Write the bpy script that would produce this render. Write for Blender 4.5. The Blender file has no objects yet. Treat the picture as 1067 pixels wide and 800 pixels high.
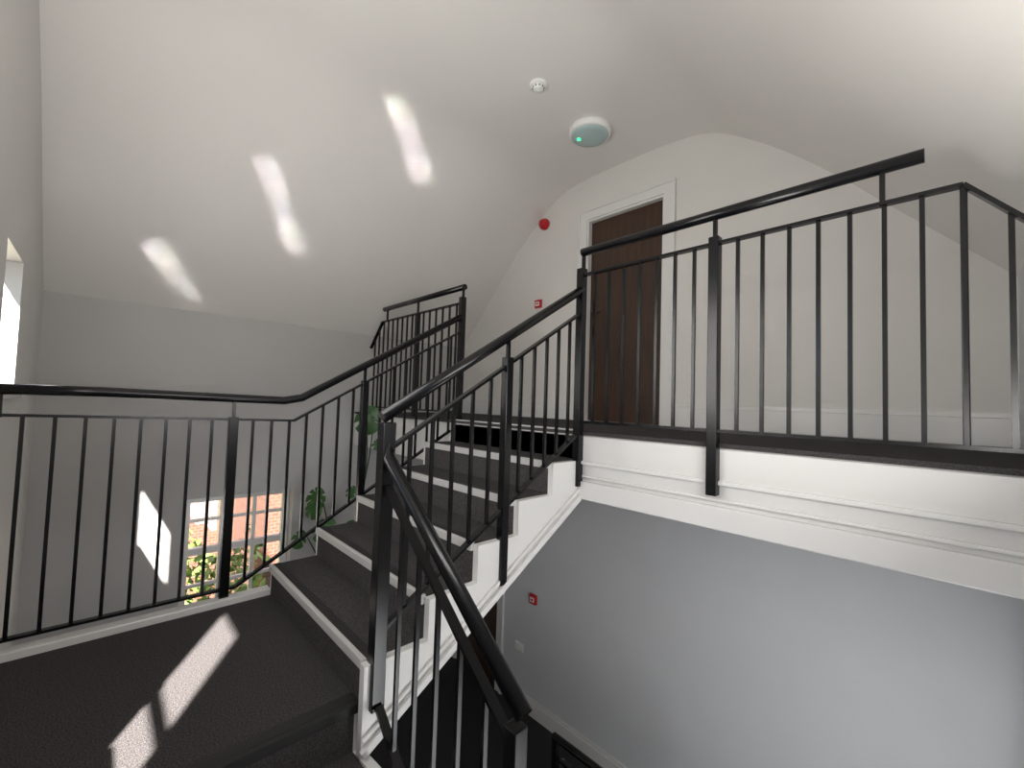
import bpy, bmesh, math, random
from mathutils import Vector, Matrix
random.seed(4)
scene=bpy.context.scene
scene.view_settings.view_transform='Standard'
scene.view_settings.look='None'

# ---------------- materials ----------------
def mat(name,col,rough=.5,metal=0,noise=0,nscale=50,bump=0,bscale=200,spec=.5,coat=0,emis=None,estr=0):
    m=bpy.data.materials.new(name); m.use_nodes=True
    nt=m.node_tree; b=nt.nodes['Principled BSDF']
    b.inputs['Base Color'].default_value=(*col,1)
    b.inputs['Roughness'].default_value=rough
    b.inputs['Metallic'].default_value=metal
    b.inputs['Specular IOR Level'].default_value=spec
    b.inputs['Coat Weight'].default_value=coat
    if emis:
        b.inputs['Emission Color'].default_value=(*emis,1); b.inputs['Emission Strength'].default_value=estr
    tc=nt.nodes.new('ShaderNodeTexCoord')
    if noise:
        n=nt.nodes.new('ShaderNodeTexNoise'); n.inputs['Scale'].default_value=nscale; n.inputs['Detail'].default_value=6
        r=nt.nodes.new('ShaderNodeValToRGB')
        r.color_ramp.elements[0].position=.3; r.color_ramp.elements[1].position=.7
        r.color_ramp.elements[0].color=(*[max(0,c*(1-noise)) for c in col],1)
        r.color_ramp.elements[1].color=(*[min(1,c*(1+noise)) for c in col],1)
        nt.links.new(tc.outputs['Object'],n.inputs['Vector']); nt.links.new(n.outputs['Fac'],r.inputs['Fac'])
        nt.links.new(r.outputs['Color'],b.inputs['Base Color'])
    if bump:
        n2=nt.nodes.new('ShaderNodeTexNoise'); n2.inputs['Scale'].default_value=bscale; n2.inputs['Detail'].default_value=4
        bp=nt.nodes.new('ShaderNodeBump'); bp.inputs['Strength'].default_value=bump; bp.inputs['Distance'].default_value=.005
        nt.links.new(tc.outputs['Object'],n2.inputs['Vector']); nt.links.new(n2.outputs['Fac'],bp.inputs['Height'])
        nt.links.new(bp.outputs['Normal'],b.inputs['Normal'])
    return m
M_wall=mat('wall_paint',(.74,.72,.69),.5,noise=.015,nscale=3,bump=.1,bscale=60)
M_wall_shade=mat('wall_paint_shaded',(.49,.482,.475),.5,noise=.015,nscale=3,bump=.1,bscale=60)  # same wall paint, with the window wall's shade put into the colour
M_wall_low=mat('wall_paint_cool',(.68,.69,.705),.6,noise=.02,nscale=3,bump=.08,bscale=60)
M_ceil=mat('ceiling_satin',(.80,.775,.745),.22,noise=.01,nscale=2,bump=.08,bscale=6)
M_trim=mat('white_gloss_trim',(.78,.77,.755),.25)
M_black=mat('black_gloss_metal',(.004,.004,.005),.24,spec=.4)
M_carpet=mat('charcoal_carpet',(.064,.060,.061),.95,noise=.6,nscale=180,bump=1,bscale=260,spec=.1)
M_riser=mat('carpet_riser',(.075,.07,.07),.95,noise=.5,nscale=180,bump=1,bscale=260,spec=.1)
M_nose=mat('nosing_strip',(.56,.55,.54),.4,metal=.1)
M_noseblk=mat('nosing_insert',(.015,.015,.015),.6)
M_red=mat('red_plastic',(.5,.01,.015),.3)
M_white=mat('white_plastic',(.85,.85,.83),.35)
M_tan=mat('tan_wood',(.5,.33,.2),.5)
M_diff=mat('lamp_diffuser',(.45,.58,.58),.25)
M_green=mat('green_led',(.02,.6,.15),.3,emis=(.02,1,.25),estr=3)
M_pot=mat('terracotta_pot',(.45,.2,.11),.8,noise=.1,nscale=20)
M_soil=mat('potting_soil',(.03,.02,.015),1)
M_leaf=mat('leaf_green',(.03,.10,.02),.35,noise=.3,nscale=15)
M_stem=mat('stem_green',(.03,.05,.02),.5)
M_hedge=mat('hedge_green',(.12,.18,.035),.7,noise=.6,nscale=6)
M_grass=mat('lawn',(.12,.13,.05),.9,noise=.4,nscale=4)
M_dark=mat('dark_floor',(.012,.012,.013),.6,noise=.2,nscale=100)
M_frost=mat('added_frosted_pane',(.85,.88,.9),.4)  # opaque pane for the added windows, keeps direct sun out

def wood(name,c1,c2):
    m=bpy.data.materials.new(name); m.use_nodes=True; nt=m.node_tree; b=nt.nodes['Principled BSDF']
    tc=nt.nodes.new('ShaderNodeTexCoord'); mp=nt.nodes.new('ShaderNodeMapping'); mp.inputs['Scale'].default_value=(14,14,.9)
    n=nt.nodes.new('ShaderNodeTexNoise'); n.inputs['Scale'].default_value=3; n.inputs['Detail'].default_value=7; n.inputs['Distortion'].default_value=.6
    r=nt.nodes.new('ShaderNodeValToRGB'); r.color_ramp.elements[0].color=(*c1,1); r.color_ramp.elements[1].color=(*c2,1)
    r.color_ramp.elements[0].position=.3; r.color_ramp.elements[1].position=.7
    nt.links.new(tc.outputs['Object'],mp.inputs['Vector']); nt.links.new(mp.outputs['Vector'],n.inputs['Vector'])
    nt.links.new(n.outputs['Fac'],r.inputs['Fac']); nt.links.new(r.outputs['Color'],b.inputs['Base Color'])
    b.inputs['Roughness'].default_value=.4
    return m
M_door=wood('dark_wood',(.033,.015,.008),(.065,.03,.016))
def brick():
    m=bpy.data.materials.new('brickwork'); m.use_nodes=True; nt=m.node_tree; b=nt.nodes['Principled BSDF']
    tc=nt.nodes.new('ShaderNodeTexCoord'); sx=nt.nodes.new('ShaderNodeSeparateXYZ'); cx=nt.nodes.new('ShaderNodeCombineXYZ')
    bt=nt.nodes.new('ShaderNodeTexBrick'); bt.inputs['Scale'].default_value=4
    bt.inputs['Color1'].default_value=(.125,.045,.024,1); bt.inputs['Color2'].default_value=(.08,.03,.018,1); bt.inputs['Mortar'].default_value=(.13,.10,.08,1)
    nt.links.new(tc.outputs['Object'],sx.inputs[0]); nt.links.new(sx.outputs['Y'],cx.inputs['X']); nt.links.new(sx.outputs['Z'],cx.inputs['Y'])
    nt.links.new(cx.outputs[0],bt.inputs['Vector']); nt.links.new(bt.outputs['Color'],b.inputs['Base Color']); b.inputs['Roughness'].default_value=.9
    return m
M_brick=brick()
def glass():
    m=bpy.data.materials.new('window_glass'); m.use_nodes=True; nt=m.node_tree
    for n in list(nt.nodes): nt.nodes.remove(n)
    o=nt.nodes.new('ShaderNodeOutputMaterial'); mx=nt.nodes.new('ShaderNodeMixShader'); t=nt.nodes.new('ShaderNodeBsdfTransparent'); g=nt.nodes.new('ShaderNodeBsdfGlossy')
    g.inputs['Roughness'].default_value=.02; mx.inputs[0].default_value=.06
    nt.links.new(t.outputs[0],mx.inputs[1]); nt.links.new(g.outputs[0],mx.inputs[2]); nt.links.new(mx.outputs[0],o.inputs[0])
    return m
M_glass=glass()

# ---------------- mesh builder ----------------
def empty(name,loc=(0,0,0)):
    e=bpy.data.objects.new(name,None); e.location=loc; scene.collection.objects.link(e); e.empty_display_size=.1; return e
def par(o,p):
    o.parent=p; o.matrix_parent_inverse=Matrix.Translation(-Vector(p.location))
class MB:
    def __init__(s): s.bm=bmesh.new()
    def box(s,a,b):
        a,b=[min(p,q) for p,q in zip(a,b)],[max(p,q) for p,q in zip(a,b)]
        r=bmesh.ops.create_cube(s.bm,size=1)
        for v in r['verts']:
            v.co=Vector([a[i] if v.co[i]<0 else b[i] for i in range(3)])
        return s
    def beam(s,p0,p1,w,h=None):
        h=h or w; p0=Vector(p0);p1=Vector(p1); d=(p1-p0).normalized()
        up=Vector((0,0,1)) if abs(d.z)<.95 else Vector((0,1,0))
        x=d.cross(up).normalized(); y=x.cross(d).normalized()
        c=[]
        for p in (p0,p1):
            c.append([s.bm.verts.new(p+x*(sx*w/2)+y*(sy*h/2)) for sx,sy in((-1,-1),(1,-1),(1,1),(-1,1))])
        s.bm.faces.new(c[0][::-1]); s.bm.faces.new(c[1])
        for i in range(4): s.bm.faces.new((c[0][i],c[0][(i+1)%4],c[1][(i+1)%4],c[1][i]))
        return s
    def tube(s,pts,r,n=14):
        pts=[Vector(p) for p in pts]; rings=[]
        for i,p in enumerate(pts):
            if i==0: d=pts[1]-p
            elif i==len(pts)-1: d=p-pts[i-1]
            else: d=(p-pts[i-1]).normalized()+(pts[i+1]-p).normalized()
            d.normalize()
            up=Vector((0,0,1)) if abs(d.z)<.95 else Vector((0,1,0))
            x=d.cross(up).normalized(); y=x.cross(d).normalized()
            rr=r[i] if isinstance(r,(list,tuple)) else r
            rings.append([s.bm.verts.new(p+x*math.cos(2*math.pi*k/n)*rr+y*math.sin(2*math.pi*k/n)*rr) for k in range(n)])
        s.bm.faces.new(rings[0][::-1]); s.bm.faces.new(rings[-1])
        for a,b in zip(rings,rings[1:]):
            for k in range(n):
                f=s.bm.faces.new((a[k],a[(k+1)%n],b[(k+1)%n],b[k])); f.smooth=True
        return s
    def lathe(s,prof,c,n=48):
        c=Vector(c); rings=[]
        for r,z in prof: rings.append([s.bm.verts.new(c+Vector((r*math.cos(2*math.pi*k/n),r*math.sin(2*math.pi*k/n),z))) for k in range(n)])
        for a,b in zip(rings,rings[1:]):
            for k in range(n):
                f=s.bm.faces.new((a[k],a[(k+1)%n],b[(k+1)%n],b[k])); f.smooth=True
        s.bm.faces.new(rings[0]); s.bm.faces.new(rings[-1][::-1])
        return s
    def extrude_x(s,prof,x0,x1):
        a=[s.bm.verts.new((x0,y,z)) for y,z in prof]; b=[s.bm.verts.new((x1,y,z)) for y,z in prof]; n=len(prof)
        s.bm.faces.new(a); s.bm.faces.new(b[::-1])
        for i in range(n): s.bm.faces.new((a[i],b[i],b[(i+1)%n],a[(i+1)%n]))
        return s
    def extrude_y(s,prof,y0,y1):
        a=[s.bm.verts.new((x,y0,z)) for x,z in prof]; b=[s.bm.verts.new((x,y1,z)) for x,z in prof]; n=len(prof)
        s.bm.faces.new(a); s.bm.faces.new(b[::-1])
        for i in range(n): s.bm.faces.new((a[i],b[i],b[(i+1)%n],a[(i+1)%n]))
        return s
    def obj(s,name,m,parent=None,bevel=0):
        bmesh.ops.recalc_face_normals(s.bm,faces=s.bm.faces)
        me=bpy.data.meshes.new(name); s.bm.to_mesh(me); s.bm.free()
        o=bpy.data.objects.new(name,me); scene.collection.objects.link(o); me.materials.append(m)
        if parent: par(o,parent)
        if bevel:
            md=o.modifiers.new('bevel','BEVEL'); md.width=bevel; md.segments=2; md.limit_method='ANGLE'
        return o

# ---------------- dimensions ----------------
XW=-4.57; XR=.19; YL=-.34; YD=3.43; ZF=-2.10; ZU=1.0
XC=-2.17
XS0=-2.78; XS1=-1.56
RISE=1/6; TR=.25; Y0=.77
YU=2.02

def wall_y(name,y0,y1,xa,xb,za,zb,holes,m):
    mb=MB(); xs=sorted({xa,xb,*[h[0] for h in holes],*[h[1] for h in holes]}); zs=sorted({za,zb,*[h[2] for h in holes],*[h[3] for h in holes]})
    for i in range(len(xs)-1):
        for j in range(len(zs)-1):
            cx=(xs[i]+xs[i+1])/2; cz=(zs[j]+zs[j+1])/2
            if any(h[0]<cx<h[1] and h[2]<cz<h[3] for h in holes): continue
            mb.box((xs[i],y0,zs[j]),(xs[i+1],y1,zs[j+1]))
    return mb.obj(name,m)
def wall_x(name,x0,x1,ya,yb,za,zb,holes,m):
    mb=MB(); ys=sorted({ya,yb,*[h[0] for h in holes],*[h[1] for h in holes]}); zs=sorted({za,zb,*[h[2] for h in holes],*[h[3] for h in holes]})
    for i in range(len(ys)-1):
        for j in range(len(zs)-1):
            cy=(ys[i]+ys[i+1])/2; cz=(zs[j]+zs[j+1])/2
            if any(h[0]<cy<h[1] and h[2]<cz<h[3] for h in holes): continue
            mb.box((x0,ys[i],zs[j]),(x1,ys[i+1],zs[j+1]))
    return mb.obj(name,m)

WA=(-3.50,-2.96,1.12,1.82); WB=(-1.19,-.69,.80,1.96); WC=(-2.35,-1.25,1.1,2.3)
wall_y('wall_left',YL-.12,YL,XW-.3,XR+.3,ZF,3.62,[WA,WB,WC],M_wall)
DR=(-2.59,-1.77,ZU,ZU+1.99)
wall_y('wall_back',YD,YD+.2,XW-.3,XR+.3,.78,3.62,[DR],M_wall)
DL=(-4.5,-3.72,ZF,ZF+1.99)
wall_y('wall_back_lower',YD,YD+.2,XW-.3,XR+.3,ZF,.78,[DL],M_wall_low)
WW=(.56,1.42,-.85,.24)
wall_x('wall_window',XW-.3,XW,YL,YD,ZF,1.9,[WW],M_wall_shade)
WR=(.1,1.5,.85,1.65); WL=(1.0,2.6,-1.5,-.5)
wall_x('wall_right',XR,XR+.3,YL,YD,ZF,1.9,[WR,WL],M_wall_low)
MB().box((XW-.3,YL-.12,ZF-.15),(XR+.3,YD+.2,ZF)).obj('floor',M_dark)

# pitched ceiling: straight slopes with a rounded transition to a flat crown (underside profile)
ctrl=[(0,3.43),(.45,3.42),(.78,3.36),(1.10,3.16),(1.50,2.81),(1.95,2.33),(2.40,1.85)]
def cr(p,t):
    i=min(int(t),len(p)-2); f=t-i
    P=[p[max(i-1,0)] if i>0 else (-p[1][0],p[1][1]),p[i],p[i+1],p[i+2] if i+2<len(p) else (2*p[i+1][0]-p[i][0],2*p[i+1][1]-p[i][1])]
    return tuple(.5*((2*P[1][k])+(-P[0][k]+P[2][k])*f+(2*P[0][k]-5*P[1][k]+4*P[2][k]-P[3][k])*f*f+(-P[0][k]+3*P[1][k]-3*P[2][k]+P[3][k])*f**3) for k in(0,1))
half=[cr(ctrl,i*6/36) for i in range(37)]+[(2.5,1.742)]
prof=[(XC-x,z) for x,z in reversed(half)]+[(XC+x,z) for x,z in half[1:]]
bm=bmesh.new(); L=[]
for dz in(0,.16):
    for yy in (YL-.05,YD+.05): L.append([bm.verts.new((x,yy,z+dz)) for x,z in prof])
for i in range(len(prof)-1):
    f=bm.faces.new((L[0][i],L[0][i+1],L[1][i+1],L[1][i])); f.smooth=True
    f=bm.faces.new((L[2][i],L[3][i],L[3][i+1],L[2][i+1])); f.smooth=True
bmesh.ops.recalc_face_normals(bm,faces=bm.faces)
me=bpy.data.meshes.new('ceiling'); bm.to_mesh(me); bm.free(); me.materials.append(M_ceil)
scene.collection.objects.link(bpy.data.objects.new('ceiling',me))
ZC=3.43

# ---------------- upper landing ----------------
MB().box((XW,YU-.02,ZU-.02),(XR,YD,ZU)).obj('floor_upper',M_carpet)
fas=empty('trim_1')
MB().box((XW,YU,ZU-.36),(XR,YD,ZU-.02)).obj('fascia_slab',M_trim,fas)
mb=MB()
mb.box((XS1+.03,YU-.015,ZU-.17),(XR,YU,ZU-.025)); mb.box((XS1+.03,YU-.03,ZU-.185),(XR,YU,ZU-.165))
mb.box((XS1+.03,YU-.02,ZU-.26),(XR,YU,ZU-.245)); mb.box((XS1+.03,YU-.03,ZU-.38),(XR,YU+.03,ZU-.28))
mb.obj('fascia_moulding',M_trim,fas,bevel=.006)

# quarter landing
MB().box((XS0-.02,YL,-.02),(XS1-.03,Y0,0)).obj('floor_landing',M_carpet)
ld=empty('trim_2')
MB().box((XS0-.06,YL,-.3),(XS1-.05,Y0,-.02)).obj('landing_slab',M_trim,ld)
MB().box((XS0-.07,YL,-.02),(XS0-.0,Y0,.035)).obj('landing_kerb',M_trim,ld,bevel=.005)

# ---------------- staircases ----------------
up=empty('staircase')
def zig(n,y0,z0,tr,rs):
    p=[]
    for i in range(n):
        p+= [(y0+i*tr,z0+i*rs),(y0+i*tr,z0+(i+1)*rs)]
    return p
z=zig(6,Y0,0,TR,RISE)
mb=MB(); mb.extrude_x(z+[(YU,ZU-.30),(Y0,-.10)],XS0,XS1); mb.obj('step_body',M_riser,up)
mb=MB()
for i in range(6):
    y=Y0+i*TR; zz=(i+1)*RISE
    mb.box((XS0,y+.012,zz-.005),(XS1,y+TR if i<5 else y+.1,zz+.004))
mb.obj('tread_carpet',M_carpet,up)
mb=MB(); mi=MB()
for i in range(6):
    y=Y0+i*TR; zz=(i+1)*RISE
    mb.box((XS0,y-.016,zz-.03),(XS1,y+.006,zz+.008)); mi.box((XS0,y+.006,zz-.004),(XS1,y+.045,zz+.007))
mi.box((XS1-.05,YL,-.03),(XS1-.026,Y0,.005)); mi.box((XS1-.1,YL,-.004),(XS1-.05,Y0,.006))
mb.obj('step_nosing',M_nose,up,bevel=.003); mi.obj('nosing_insert',M_noseblk,up)
st=[(Y0-.02,-.17)]+[(Y0-.02,RISE)]+z[2:]+[(YU+.02,ZU),(YU+.02,ZU-.38)]
st2=[(Y0,-.17)]+[(Y0,RISE-.02)]+[(y,q-.02) for y,q in z[2:]]+[(YU+.02,ZU-.02),(YU+.02,ZU-.38)]
mb=MB(); mb.extrude_x(st,XS1,XS1+.035); mb.extrude_x(st2,XS0-.02,XS0); mb.obj('stringer',M_trim,up)
mb=MB()
for off,w,th in((.03,.03,.02),(.075,.016,.012)):
    for X,sg in((XS1+.035,1),(XS0-.02,-1)):
        mb.beam((X+sg*th/2,Y0-.02,-.17+off),(X+sg*th/2,YU+.01,ZU-.38+off),th,w)
mb.obj('stringer_moulding',M_trim,up,bevel=.003)
dn=empty('staircase'); 
XD=XS1-.03
pr=[(XD-.02,-.30),(XD-.02,-.02),(XD,-.02),(XD,-RISE)]
for i in range(3):
    x=XD+(i+1)*TR; pr+=[(x,-RISE*(i+1)),(x,-RISE*(i+2))]
pr+=[(x,-RISE*4-.25),(x-.1,-RISE*4-.25)]
MB().extrude_y(pr,YL,Y0-.02).obj('step_body',M_riser,dn)
MB().extrude_y([(p[0],p[1]+(.03 if k>3 else 0)) for k,p in enumerate(pr)],Y0-.02,Y0+.015).obj('stringer',M_trim,dn)
mb=MB()
for i in range(3):
    x=XD+(i+1)*TR; zz=-RISE*(i+1); mb.box((x-.0,YL,zz-.028),(x+.016,Y0-.02,zz+.006))
mb.obj('step_nosing',M_nose,dn)
ZM=-RISE*4
MB().box((x,YL,ZM-.2),(XR,Y0,ZM)).obj('floor_landing_lower',M_carpet)
lf=empty('staircase')
pr=[]
n=7
for i in range(n+1):
    y=Y0+i*.24; pr+=[(y,ZM-i*.18),(y,ZM-(i+1)*.18)]
pr=pr[1:]; pr[-1]=(pr[-1][0],ZF); pr+=[(Y0,ZF)]
MB().extrude_x(pr,x+.04,XR).obj('step_body',M_riser,lf)

# ---------------- railings ----------------
def polyline(mb,P,pts,w,h):
    for (s0,z0),(s1,z1) in zip(pts,pts[1:]): mb.beam(P(s0,z0),P(s1,z1),w,h)
def interp(pts,s):
    for (a,za),(b,zb) in zip(pts,pts[1:]):
        if min(a,b)-1e-6<=s<=max(a,b)+1e-6: return za+(zb-za)*(s-a)/(b-a)
    return pts[0][1] if abs(s-pts[0][0])<abs(s-pts[-1][0]) else pts[-1][1]
def railing(name,axis,c,top,bot,hand,posts,bars,hr=.024,stubs=()):
    e=empty(name); P=(lambda s,z:(s,c,z)) if axis=='x' else (lambda s,z:(c,s,z))
    mb=MB(); polyline(mb,P,top,.03,.013); polyline(mb,P,bot,.03,.013); mb.obj('flat_rails',M_black,e)
    mb=MB()
    for s in bars: mb.beam(P(s,interp(bot,s)),P(s,interp(top,s)),.014)
    mb.obj('balusters',M_black,e)
    mb=MB()
    for s,z0,z1,w in posts: mb.beam(P(s,z0),P(s,z1),w)
    mb.obj('posts',M_black,e,bevel=.003)
    mb=MB()
    for s in stubs: mb.beam(P(s,interp(top,s)-.01),P(s,interp(hand,s)),.016)
    if hand: mb.tube([P(*h) for h in hand],hr)
    mb.obj('handrail',M_black,e)
    return e
def rng(a,b,st):
    n=max(1,round(abs(b-a)/st)); return [a+(b-a)*i/n for i in range(1,n)]
XN=-1.53
yr=YU-.035
railing('landing_railing','x',yr,[(XN,1.90),(0,1.90),(.17,1.70)],[(XN,1.055),(.17,1.055)],
        [(XN,2.035),(-.09,2.035)],[(XN,.69,1.94,.045),(-.78,.77,1.93,.045),(-.0,1.055,1.90,.018)],
        rng(XN,-.78,.1)+rng(-.78,0,.1)+[.1],stubs=(-.78,-.2,XN+.01))
railing('stair_railing','y',XN,[(.80,.95),(YU-.04,1.68)],[(.80,.27),(YU-.04,.99)],[(.78,1.08),(YU-.03,1.82)],
        [(.80,0.0,1.06,.052),(1.42,.29,1.37,.042)],rng(.80,1.42,.1)+rng(1.42,YU-.04,.1),stubs=(1.42,))
railing('stair_railing','x',.80,[(-1.50,.82),(-.80,.29)],[(-1.50,.02),(-.80,-.51)],[(-1.53,1.06),(-1.528,1.0),(-1.50,.925),(-.76,.378)],
        [(-.79,ZM,.34,.045)],rng(-1.50,-.79,.11))
XL=-2.83
lr=railing('stair_railing','y',XL,[(YL,1.03),(.86,1.0),(2.1,1.72)],[(YL,.075),(.60,.075),(2.1,.96)],
        [(YL,1.14),(.0,1.14),(.80,1.12),(.90,1.14),(2.08,1.83)],[(.545,-.05,1.02,.045),(1.3,.3,1.27,.04),(2.1,.9,2.0,.045)],
        rng(YL,.545,.095)+rng(.545,2.1,.1),stubs=(.545,1.3,YL+.03))
mb=MB(); mb.lathe([(.05,0),(.05,.012),(.01,.014)],(0,0,0),24); o=mb.obj('wall_plate',M_tan)
o.data.transform(Matrix.Rotation(math.radians(-90),4,'X')); o.data.transform(Matrix.Translation((XL-.02,YL,1.10))); par(o,lr)
railing('landing_railing','x',2.12,[(XL,1.96),(-4.25,1.96),(-4.5,1.70)],[(XL,1.06),(-4.5,1.06)],[(XL,2.09),(-4.22,2.09)],
        [(-3.55,1.0,1.96,.04)],rng(XL,-3.55,.1)+rng(-3.55,-4.5,.1),stubs=(-3.55,-4.15,XL-.02))
railing('landing_railing','x',2.31,[(-1.92,-1.18),(-.9,-1.18)],[(-1.92,-2.0),(-.9,-2.0)],[(-1.92,-1.06),(-.9,-1.06)],
        [(-1.9,ZF,-1.06,.04),(-.92,ZF,-1.06,.04)],rng(-1.92,-.9,.1))

# ---------------- doors & trim ----------------
def door(name,d,y):
    e=empty(name); x0,x1,z0,z1=d
    MB().box((x0+.01,y+.05,z0+.005),(x1-.01,y+.09,z1-.01)).obj('leaf',M_door,e)
    mb=MB()
    mb.box((x0-.0,y-.005,z0),(x0+.02,y+.16,z1)); mb.box((x1-.02,y-.005,z0),(x1,y+.16,z1)); mb.box((x0+.02,y-.005,z1-.02),(x1-.02,y+.16,z1))
    mb.box((x0-.08,y-.02,z0),(x0+.004,y-.001,z1)); mb.box((x1-.004,y-.02,z0),(x1+.08,y-.001,z1)); mb.box((x0-.08,y-.02,z1),(x1+.08,y-.001,z1+.08))
    mb.box((x0-.10,y-.032,z0),(x0-.08,y-.001,z1+.08)); mb.box((x1+.08,y-.032,z0),(x1+.10,y-.001,z1+.08)); mb.box((x0-.10,y-.032,z1+.08),(x1+.10,y-.001,z1+.10))
    mb.obj('architrave',M_trim,e)
    mb=MB(); mb.beam((x0+.07,y+.05,z0+1.05),(x0+.07,y+.01,z0+1.05),.014); mb.beam((x0+.06,y+.012,z0+1.05),(x0+.16,y+.012,z0+1.05),.014)
    mb.obj('lever_handle',M_black,e)
    mb=MB(); xc=(x0+x1)/2; mb.box((xc-.012,y+.046,z0+1.66),(xc+.012,y+.051,z0+1.70)); mb.obj('number_plate',M_white,e)
    MB().box((x0-.0,y+.162,z0-.0),(x1+.0,y+.19,z1)).obj('door_backing',M_dark,e)
    return e
door('door_1',DR,YD); door('door_2',DL,YD)
mb=MB()
for xa,xb in((XW,DR[0]-.10),(DR[1]+.10,XR)):
    mb.box((xa,YD-.02,ZU),(xb,YD,ZU+.15)); mb.box((xa,YD-.013,ZU+.15),(xb,YD,ZU+.18))
mb.obj('baseboard_back',M_trim,bevel=.004)
mb=MB(); mb.box((DL[1]+.10,YD-.02,ZF),(XR,YD,ZF+.14)); mb.box((DL[1]+.10,YD-.012,ZF+.14),(XR,YD,ZF+.17)); mb.obj('baseboard_back_lower',M_trim,bevel=.004)

# ---------------- windows ----------------
w1=empty('window_1')
y0,y1,z0,z1=WW; xo=XW-.12
mb=MB()
for a,b in(((y0,z0),(y0+.06,z1)),((y1-.06,z0),(y1,z1)),((y0+.06,z1-.06),(y1-.06,z1)),((y0+.06,z0),(y1-.06,z0+.06)),((y0+.06,-.28),(y1-.06,-.22))):
    mb.box((xo-.05,a[0],a[1]),(xo,b[0],b[1]))
for yy in(y0+.30,y0+.56): mb.box((xo-.04,yy-.016,z0),(xo-.01,yy+.016,z1))
for zz in(-.55,.02): mb.box((xo-.038,y0,zz-.014),(xo-.012,y1,zz+.014))
mb.obj('sash_frame',M_trim,w1)
MB().box((xo-.03,y0+.02,z0+.02),(xo-.025,y1-.02,z1-.02)).obj('glass_pane',M_glass,w1)
MB().box((XW-.14,y0-.04,z0-.03),(XW+.06,y1+.04,z0+.0)).obj('sill',M_trim,w1,bevel=.005)
def win_y(name,w,frost=False,bars=()):
    e=empty(name); x0,x1,z0,z1=w; y=YL-.10
    mb=MB(); t=.022
    mb.box((x0,y-.015,z0),(x0+t,y+.015,z1)); mb.box((x1-t,y-.015,z0),(x1,y+.015,z1)); mb.box((x0,y-.015,z1-t),(x1,y+.015,z1)); mb.box((x0,y-.015,z0),(x1,y+.015,z0+t))
    for zz in bars: mb.box((x0,y-.012,zz-.025),(x1,y+.012,zz+.025))
    mb.obj('frame',M_trim,e)
    MB().box((x0+.01,y-.003,z0+.01),(x1-.01,y+.003,z1-.01)).obj('glass_pane',M_frost if frost else M_glass,e)
    MB().box((x0-.03,YL-.09,z0-.025),(x1+.03,YL+.03,z0-.0)).obj('sill',M_trim,e,bevel=.004)
win_y('window_2',WA); win_y('window_3',WB,bars=(1.28,)); win_y('added_window_4',WC,True,bars=(1.7,))  # the last, frosted one is added out of view behind the fill strips
def win_x(name,w):
    e=empty(name); y0,y1,z0,z1=w; x=XR+.1
    mb=MB(); t=.05
    mb.box((x-.03,y0,z0),(x+.03,y0+t,z1)); mb.box((x-.03,y1-t,z0),(x+.03,y1,z1)); mb.box((x-.03,y0,z1-t),(x+.03,y1,z1)); mb.box((x-.03,y0,z0),(x+.03,y1,z0+t))
    mb.obj('frame',M_trim,e); MB().box((x,y0+.01,z0+.01),(x+.01,y1-.01,z1-.01)).obj('glass_pane',M_frost,e)
win_x('added_window_5',WR); win_x('added_window_6',WL)  # both added out of view as backing for the fill lamps

# ---------------- fittings ----------------
c=(-2.13,2.82,ZC)
lamp=empty('ceiling_lamp',c)
mb=MB(); mb.lathe([(.168,0.02),(.174,-.02),(.168,-.045),(.152,-.05)],c); mb.obj('base_ring',M_white,lamp)
mb=MB(); mb.lathe([(.153,-.045),(.147,-.058),(.118,-.068),(.069,-.075),(.01,-.077)],c); mb.obj('diffuser',M_diff,lamp)
mb=MB(); mb.lathe([(.014,-.06),(.014,-.078),(.002,-.080)],(c[0]-.07,c[1]-.055,ZC),16); mb.obj('led_indicator',M_green,lamp)
c=(-2.09,2.15,ZC)
sd=empty('smoke_detector',c)
mb=MB(); mb.lathe([(.064,.02),(.064,-.014),(.057,-.018),(.042,-.020),(.038,-.034),(.029,-.042),(.004,-.043)],c,32); mb.obj('housing',M_white,sd)
mb=MB()
for k in range(10):
    a=2*math.pi*k/10; mb.beam((c[0]+.040*math.cos(a),c[1]+.040*math.sin(a),ZC-.022),(c[0]+.039*math.cos(a),c[1]+.039*math.sin(a),ZC-.032),.006)
mb.obj('vents',M_noseblk,sd)
fa=empty('fire_alarm_sounder',(-3.16,YD,3.11))
mb=MB(); mb.lathe([(.06,0),(.062,.03),(.05,.055),(.035,.075),(.003,.08)],(0,0,0),28); o=mb.obj('body',M_red)
o.data.transform(Matrix.Rotation(math.radians(90),4,'X')); o.data.transform(Matrix.Translation((-3.16,YD-.0,3.11))); par(o,fa)
def callpoint(name,x,z,s=.05):
    e=empty(name); MB().box((x-s,YD-.03,z-s),(x+s,YD,z+s)).obj('box',M_red,e,bevel=.006)
    MB().box((x-s*.6,YD-.034,z-s*.5),(x+s*.6,YD-.029,z+s*.45)).obj('label',M_white,e)
    MB().box((x-s*.35,YD-.037,z-s*.2),(x+s*.35,YD-.033,z+s*.15)).obj('button',M_red,e)
callpoint('fire_call_point',-3.22,2.24,.045); callpoint('fire_call_point',-3.17,-.91)
e=empty('wall_socket'); MB().box((-3.42,YD-.012,-1.52),(-3.30,YD,-1.44)).obj('plate',M_white,e,bevel=.004)
mb=MB(); mb.box((-3.40,YD-.016,-1.49),(-3.385,YD-.011,-1.475)); mb.box((-3.335,YD-.016,-1.49),(-3.32,YD-.011,-1.475)); mb.obj('switches',M_trim,e)

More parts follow.
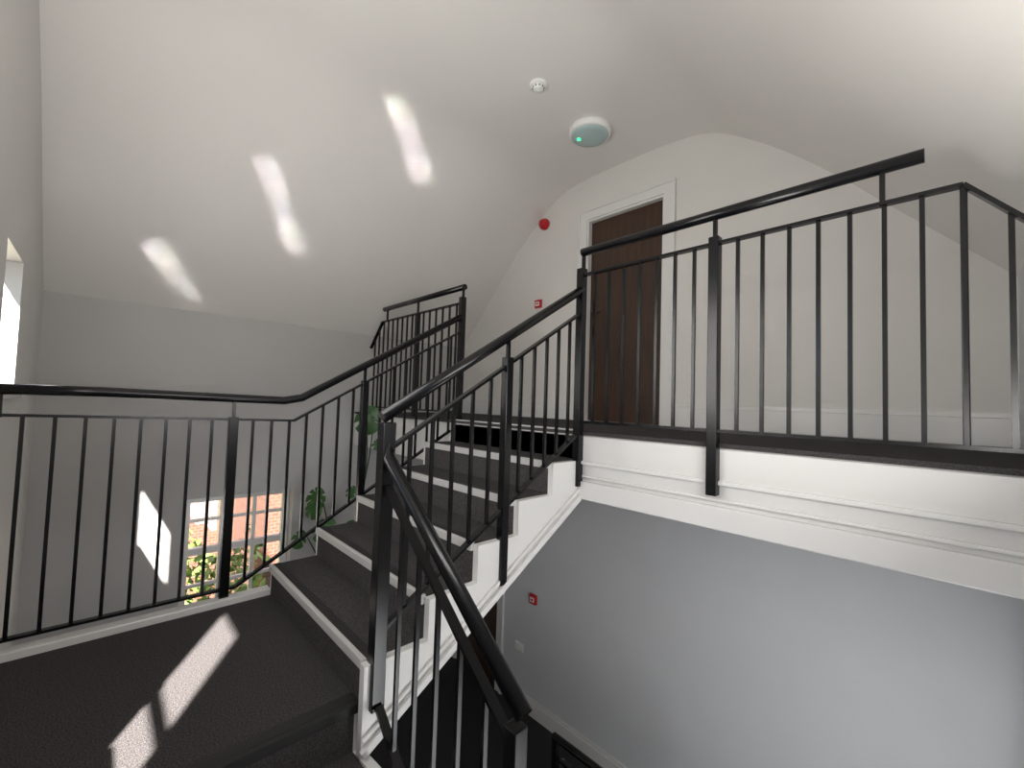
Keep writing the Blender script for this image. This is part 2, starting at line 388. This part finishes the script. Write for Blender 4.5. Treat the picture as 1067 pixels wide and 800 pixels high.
# ---------------- plant ----------------
pl=empty('potted_monstera')
LX,LY,LZ=-4.25,1.75,-.95
MB().box((XW,1.46,ZF),(-3.85,2.02,LZ)).obj('trim_3',M_trim)
mb=MB(); mb.lathe([(.10,0),(.15,.26),(.165,.26),(.165,.3),(.145,.3),(.14,.27)],(LX,LY,LZ),32); mb.obj('pot',M_pot,pl)
mb=MB(); mb.lathe([(.142,.265),(.001,.275)],(LX,LY,LZ),24); mb.obj('soil',M_soil,pl)
leafs=[((-4.0,1.95,1.06),.25,(.6,-.5,.25),(.1,.1)),((-3.98,1.86,.98),.15,(.7,-.5,.1),(.2,.1)),((-4.15,1.52,.30),.19,(.5,-.6,.3),(.1,0)),((-4.18,1.45,.18),.15,(.5,-.6,.3),(.1,0)),
       ((-4.1,1.62,.02),.21,(.6,-.5,.5),(.1,0)),((-4.05,1.78,-.02),.17,(.4,-.2,.8),(.1,0)),((-4.0,1.66,-.06),.17,(.5,-.4,.6),(.1,0)),
       ((-4.3,1.45,-.12),.15,(.5,-.6,.4),(0,0)),((-4.2,1.7,-.2),.16,(.5,-.5,.6),(0,0)),((-3.55,1.92,.62),.09,(.5,-.5,.6),(.55,.25)),((-3.7,1.85,.78),.09,(.5,-.5,.3),(.45,.2)),
       ((-3.8,1.7,.35),.1,(.5,-.5,.3),(.35,.1))]
lm=MB(); sm=MB()
for (p,s,nrm,bow) in leafs:
    p=Vector(p); nrm=Vector(nrm).normalized()
    base=Vector((LX+random.uniform(-.04,.04),LY+random.uniform(-.04,.04),LZ+.27))
    mid=(base+p)/2+Vector((bow[0]+random.uniform(0,.1),bow[1],.0))
    pts=[(1-t)**2*base+2*t*(1-t)*mid+t*t*p for t in [i/10 for i in range(11)]]
    sm.tube(pts,[.011-.0006*i for i in range(11)],8)
    down=(Vector((0,0,-1))-nrm*nrm.dot(Vector((0,0,-1)))).normalized(); side=nrm.cross(down)
    ang=random.uniform(-.6,.6); dd=down*math.cos(ang)+side*math.sin(ang); ss=nrm.cross(dd)
    N=44; outline=[]
    for k in range(N+1):
        t=k/N; th=-math.pi+2*math.pi*t
        r=.52*(1+.35*math.cos(th)+.12*math.cos(2*th))
        if abs(th)>.35 and abs(th)<2.4 and (k%6 in(0,)): r*=.45
        outline.append((r*math.cos(th)+.35, r*math.sin(th)*1.05))
    c=lm.bm.verts.new(p+dd*s*.35)
    vs=[lm.bm.verts.new(p+dd*s*a+ss*s*b-nrm*s*.35*(b*b)-nrm*s*.15*a*a) for a,b in outline[:-1]]
    for i in range(len(vs)): 
        f=lm.bm.faces.new((c,vs[i],vs[(i+1)%len(vs)])); f.smooth=True
lm.obj('leaves',M_leaf,pl); sm.obj('stems',M_stem,pl)

# ---------------- outside ----------------
MB().box((-40,-20,-4.2),(-5,20,-4)).obj('ground_exterior',M_grass)
bd=empty('brick_house')
MB().box((-13,2.35,-4),(-9,9,4)).obj('wall_block',M_brick,bd)
MB().box((-13,-8,-4),(-11.5,2.35,2.6)).obj('rear_block',M_brick,bd)
mb=MB()
for yy in(2.8,4.4):
    for zz in(-3.2,-.6,1.6):
        mb.box((-9.0,yy,zz),(-8.96,yy+.9,zz+1.3))
mb.obj('window_frames',M_trim,bd)
hb=MB()
for i in range(1800):
    c=Vector((random.uniform(-8.6,-7.4),random.uniform(.2,2.0),0)); zt=-.9+.5*math.sin(c.y*3); c.z=random.uniform(-4,zt)
    a=Vector((random.uniform(-1,1),random.uniform(-1,1),random.uniform(-1,1))).normalized(); b_=a.cross(Vector((.3,.5,.8))).normalized()
    s=.09
    hb.bm.faces.new([hb.bm.verts.new(c+a*s),hb.bm.verts.new(c+b_*s*.6),hb.bm.verts.new(c-a*s),hb.bm.verts.new(c-b_*s*.6)])
hb.obj('garden_hedge',M_hedge)

# ---------------- lights ----------------
sun=bpy.data.lights.new('sun','SUN'); sun.energy=60; sun.angle=math.radians(1.0); sun.color=(1,.93,.86)
so=bpy.data.objects.new('sun',sun); scene.collection.objects.link(so)
so.rotation_euler=Vector((-1,.58,-1.15)).to_track_quat('-Z','Y').to_euler()
def area(name,loc,d,sx,sy,e,col=(1,1,1),upv=None,spread=None):
    l=bpy.data.lights.new(name,'AREA'); l.shape='RECTANGLE'; l.size=sx; l.size_y=sy; l.energy=e; l.color=col
    if spread: l.spread=math.radians(spread)
    o=bpy.data.objects.new(name,l); scene.collection.objects.link(o)
    z=-Vector(d).normalized(); u=Vector(upv or (0,0,1)); x=u.cross(z).normalized(); y=z.cross(x)
    m=Matrix((x,y,z)).transposed().to_4x4(); m.translation=Vector(loc); o.matrix_world=m; return o
for zz in(1.25,1.6,1.95):
    area('fill_light_left',(-1.8,YL+.09,zz),(0,1,.35),1.05,.3,9,(1,.975,.945))  # unseen strips added inside the left wall to fill the room, tilted up
area('fill_light_right',(XR+.0,.8,1.2),(-1,.15,.85),1.3,.5,30,(1,.98,.95))  # unseen fill lamp added on the right wall to brighten the ceiling
area('fill_light_lower',(XR-.02,1.5,-1.0),(-1,.6,0),1.1,.9,42,(.98,.99,1))  # unseen fill lamp added to brighten the lower wall
# sun glints bounced off panes onto the sloping ceiling
S=Vector((-1.8,YL+.14,1.9))
for p1,p2 in(((-3.80,.95,2.82),(-4.02,1.135,2.56)),((-4.34,.31,2.18),(-4.49,.46,2.0)),((-2.95,1.5,3.25),(-3.22,1.84,3.15))):
    p1=Vector(p1);p2=Vector(p2); d=((p1+p2)/2-S).normalized(); ax=(p2-p1); ax=ax-d*ax.dot(d); L=ax.length; ax.normalize()
    wd=d.cross(ax)
    for k in(-.55,.55):
        area('reflected_glint',S+ax*k*L,d,.13,L*.85,.13,(1,.98,.95),upv=ax,spread=1.7)
w=bpy.data.worlds.new('sky'); scene.world=w; w.use_nodes=True
nt=w.node_tree; bg=nt.nodes['Background']; sk=nt.nodes.new('ShaderNodeTexSky'); sk.sky_type='NISHITA'; sk.sun_disc=False; sk.sun_elevation=math.radians(45)
nt.links.new(sk.outputs[0],bg.inputs[0]); bg.inputs[1].default_value=.4

# ---------------- camera ----------------
f=450; yaw=math.radians(43.5); pitch=math.radians(2.5); roll=math.radians(1.83)
Fh=Vector((-math.cos(yaw),math.sin(yaw),0)); R0=Vector((math.sin(yaw),math.cos(yaw),0))
F=Fh*math.cos(pitch)+Vector((0,0,1))*math.sin(pitch); U0=R0.cross(F)
Rr=R0*math.cos(roll)+U0*math.sin(roll); Uu=U0*math.cos(roll)-R0*math.sin(roll)
cam=bpy.data.cameras.new('camera'); co=bpy.data.objects.new('camera',cam); scene.collection.objects.link(co)
cam.sensor_width=36; cam.lens=36*f/1067; cam.clip_start=.02
m=Matrix((Rr,Uu,-F)).transposed().to_4x4(); m.translation=Vector((0,0,1.15)); co.matrix_world=m
scene.camera=co
